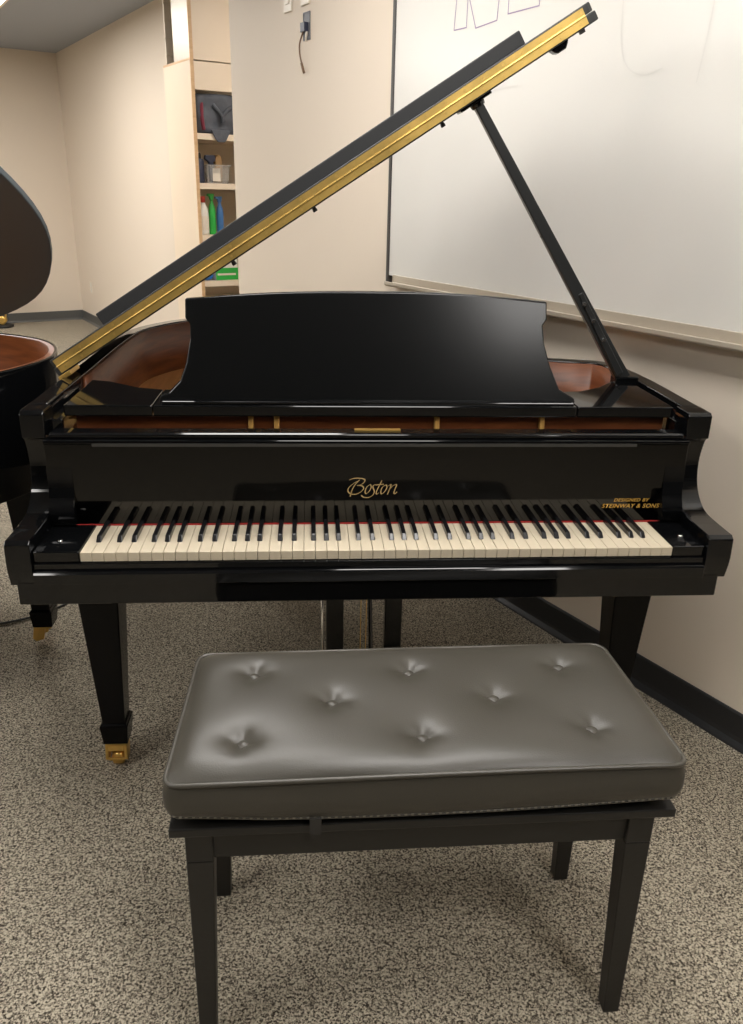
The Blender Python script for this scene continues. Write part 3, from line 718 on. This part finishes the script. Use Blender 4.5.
def botz(x, y): return .503 - .013*max(0, math.cos(x*3.6+.15)) + (.004 if x < -.25 else 0)*min(1, (-x-.25)/.1 if x < -.25 else 0)
prev = loop; N = len(loop)
for k, (t_, bulge) in enumerate(((.12, .002), (.35, .006), (.65, .007), (.88, .003), (1.0, -.003))):
    ring = []
    for p in edge_pts:
        d = Vector((p.x/hx**1.0, p.y/hy*1.0, 0)); nx_ = Vector((math.copysign(1, p.x) if abs(p.x) > hx-R*.9 else 0, math.copysign(1, p.y) if abs(p.y) > hy-R*.9 else 0, 0))
        if nx_.length: nx_.normalize()
        ring.append(bm.verts.new((p.x+nx_.x*bulge, p.y+nx_.y*bulge, p.z*(1-t_)+botz(p.x, p.y)*t_)))
    for i in range(N): bm.faces.new((prev[i], ring[i], ring[(i+1) % N], prev[(i+1) % N]))
    prev = ring
bot = [v.co.copy() for v in prev]
bm.faces.new(prev)
cush = obj('cushion', bm, M['leather'], bn, smooth=True)
bm = bmesh.new(); tube(bm, [p+Vector((0, 0, .001)) for p in edge_pts[::2]], .0042, 8, True); obj('piping', bm, M['piping'], cush, smooth=True)
bm = bmesh.new()
bb = bot[:NX]
tube(bm, [p+Vector((0, -.002, .003)) for p in bot[::3]], .0028, 6, True)
obj('bottom_seam', bm, M['piping'], cush, smooth=True)
bm = bmesh.new()
for i in range(2, NX-1, 2):
    p = bb[i]; box(bm, p.x-.0032, p.x+.0008, p.y-.006, p.y-.0035, p.z+.0045, p.z+.0075)
obj('stitching', bm, M['thread'], cush)
for bx_, by_ in btn:
    z = topz(bx_, by_)
    bm = bmesh.new(); lathe(bm, [(.0095, -.002), (.0115, .001), (.0105, .004), (.0065, .0062), (.001, .007)], (bx_, by_, z-.001), 16); obj('button', bm, M['leather'], cush, smooth=True)
obj('webbing_tab', B(-.188, -.170, -.1905, -.1865, .468, .499), M['webbing'], cush)
# wooden box
obj('seat_panel', B(-.375, .370, -.155, .165, .478, .491), M['bench'], bn, bevel=.002)
obj('seat_board', B(-.404, .402, -.180, .185, .463, .479), M['bench'], bn, bevel=.002)
bm = bmesh.new()
for a in ((-.345, .338, -.158, -.142), (-.345, .338, .150, .166), (-.372, -.356, -.13, .14), (.348, .364, -.13, .14)): box(bm, *a, .400, .4635)
obj('apron', bm, M['bench'], bn, bevel=.002)
for sx in (-1, 1):
    for sy in (-1, 1):
        xo = -.383 if sx < 0 else .376; yo = -.166 if sy < 0 else .172
        bm = bmesh.new(); c = lambda w: (xo-sx*w/2, yo-sy*w/2)
        frustum(bm, (*c(.029), 0), (.029, .029), (*c(.043), .40), (.043, .043)); 
        frustum(bm, (*c(.043), .40), (.043, .043), (*c(.043), .4632), (.043, .043)); obj('leg', bm, M['bench'], bn, bevel=.002)

# ------------------------------------------------------------------ light
w = bpy.data.worlds.new('world'); S.world = w; w.use_nodes = True
w.node_tree.nodes['Background'].inputs[0].default_value = (.5, .48, .45, 1); w.node_tree.nodes['Background'].inputs[1].default_value = .15
S.view_settings.view_transform = 'Standard'; S.view_settings.look = 'None'; S.view_settings.gamma = 1
S.view_settings.exposure = 0.0; S.view_settings.use_curve_mapping = False
